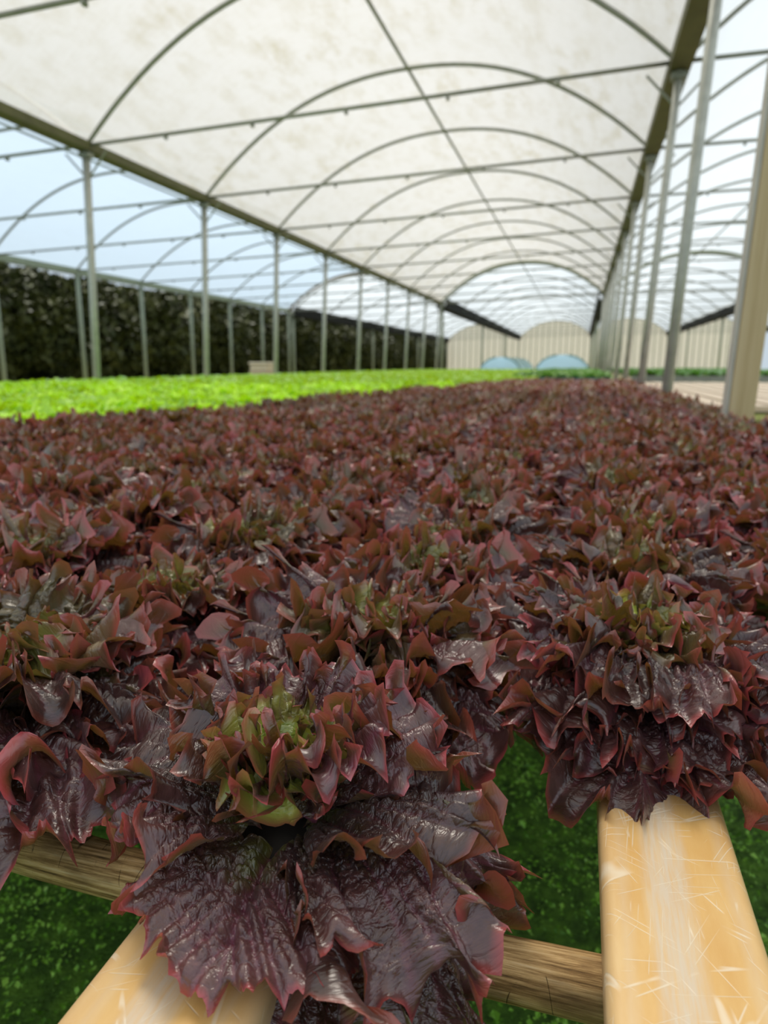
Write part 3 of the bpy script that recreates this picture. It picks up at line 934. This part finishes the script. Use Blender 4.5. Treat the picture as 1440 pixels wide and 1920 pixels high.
bench('crop_bench', 1.2, 6.5, 18, 37, .80, M['bench'], M['arch'], 'far right bench of dark green crop behind the empty pale bench')
p1 = [(x_, y_, .80) for x_ in np.arange(-1.3, .6, .3) for y_ in np.arange(15.3, 36, .42)]
scatter('green_crop', p1, g_tiny, M['darkgreen'], 'dark green leafy crop on the bench with teal skirt', 'crop', 1.0, 1.4, 5)
p2 = [(x_, y_, .80) for x_ in np.arange(1.3, 6.5, .35) for y_ in np.arange(18.1, 37, .5)]
scatter('green_crop', p2, g_tiny, M['darkgreen'], 'dark green leafy crop on the far right bench', 'crop', 1.1, 1.5, 6)

# low blue tunnels past the first greenhouse
for (xa, xb, y, top, lb) in ((-6.4, -3.6, 45, 1.62, 'left one of two low pale blue plastic tunnels far away'), (-2.9, .6, 45, 1.75, 'right and larger of two low pale blue plastic tunnels far away')):
    root = empty('plastic_tunnel', ((xa + xb) / 2, y, 0))
    hw = (xb - xa) / 2; A_ = np.linspace(0, PI, 17); Ys = np.linspace(0, 12, 7)
    V = [(hw * math.cos(a), yy, top * math.sin(a) ** .7) for a in A_ for yy in Ys]
    link('cover', mesh_q('cover', V, grid_q(17, 7)), root, [M['tunnel']])
    V = [(0, 0, 0)] + [(hw * math.cos(a), 0, top * math.sin(a) ** .7) for a in A_]
    link('end_panel', mesh_q('end_panel', V, [(0, i, i + 1, i + 2) for i in range(1, 16, 2)], False), root, [M['tunnel']])
    for yy in (0, 6, 12):
        b = MB(); b.tube([(hw * math.cos(a), yy, top * math.sin(a) ** .7 + .01) for a in A_], .05, 6); b.build('hoop', M['tunnel_frame'], root, True)
    tag(root, lb, 'tunnel')

# cream foam box on the green bed
bx = empty('foam_box', (-8.75, 18.2, 0.0))
b = MB(); b.box(-.27, .27, -.25, .25, .95, 1.13); o = b.build('body', M['cream'], bx)
bv = o.modifiers.new('b', 'BEVEL'); bv.width = .03; bv.segments = 2
b = MB(); b.box(-.30, .30, -.28, .28, 1.135, 1.20); o = b.build('lid', M['cream'], bx)
bv = o.modifiers.new('b', 'BEVEL'); bv.width = .03; bv.segments = 2
b = MB(); b.box(-.28, .28, -.28, .28, 0, .945); b.build('stand', M['bench'], bx)
tag(bx, 'small cream box with lid standing behind the green lettuces', 'box')

# ------------------------------------------------------------------ trees beyond the left side
def tree_meshes(seed):
    r = np.random.RandomState(seed)
    n = 5200
    # lumpy crown filled with leaf quads
    d = r.randn(n, 3); d /= np.linalg.norm(d, axis=1)[:, None]
    rad = np.array([2.3, 2.3, 2.25]) * (.62 + .38 * r.rand(n, 1) ** .5) * (1 + .16 * np.sin(d[:, :1] * 5 + seed) + .14 * np.sin(d[:, 1:2] * 6) * np.sin(d[:, 2:] * 5))
    c = d * rad + [0, 0, 2.35]
    c[:, 2] = np.clip(c[:, 2], .1, 4.5)
    a = r.randn(n, 3); a /= np.linalg.norm(a, axis=1)[:, None]; b_ = np.cross(a, r.randn(n, 3)); b_ /= np.linalg.norm(b_, axis=1)[:, None]
    s = r.uniform(.10, .24, (n, 1))
    V = np.stack([c - a * s, c + b_ * s * .6, c + a * s, c - b_ * s * .6], 1).reshape(-1, 3)
    fo = mesh_q('foliage', V, np.arange(n * 4).reshape(-1, 4), False); fo.materials.append(M['hedge'])
    b = MB(); b.tube([(0, 0, 0), (.1, .05, 1.5), (0, .1, 3)], [.16, .12, .06], 8); b.tube([(.05, 0, 1.2), (.7, .3, 2.4)], [.08, .04], 6); b.tube([(.05, 0, 1.0), (-.6, -.3, 2.3)], [.08, .04], 6)
    tk = mesh_q('trunk', np.vstack(b.v), np.vstack(b.q)); tk.materials.append(M['bark'])
    return fo, tk
tm_ = [tree_meshes(s) for s in range(3)]
tr = random.Random(8)
for row in range(2):
    for i in range(34 if row == 0 else 24):
        x_ = -20.8 - row * 3.4 + tr.uniform(-.4, .4); y_ = 9 + i * (2.9 if row == 0 else 4.2) + tr.uniform(-.4, .4)
        root = empty('hedge_tree', (x_, y_, 0)); fo, tk = tm_[tr.randrange(3)]
        link('foliage', fo, root); link('trunk', tk, root)
        root.rotation_euler = (0, 0, tr.uniform(0, 6.28)); s_ = tr.uniform(1.0, 1.06) + row * .12; root.scale = (s_, s_, s_)
        tag(root, 'dark dense tree beyond the open left side of the greenhouse', 'tree', 'dark trees beyond the left posts')
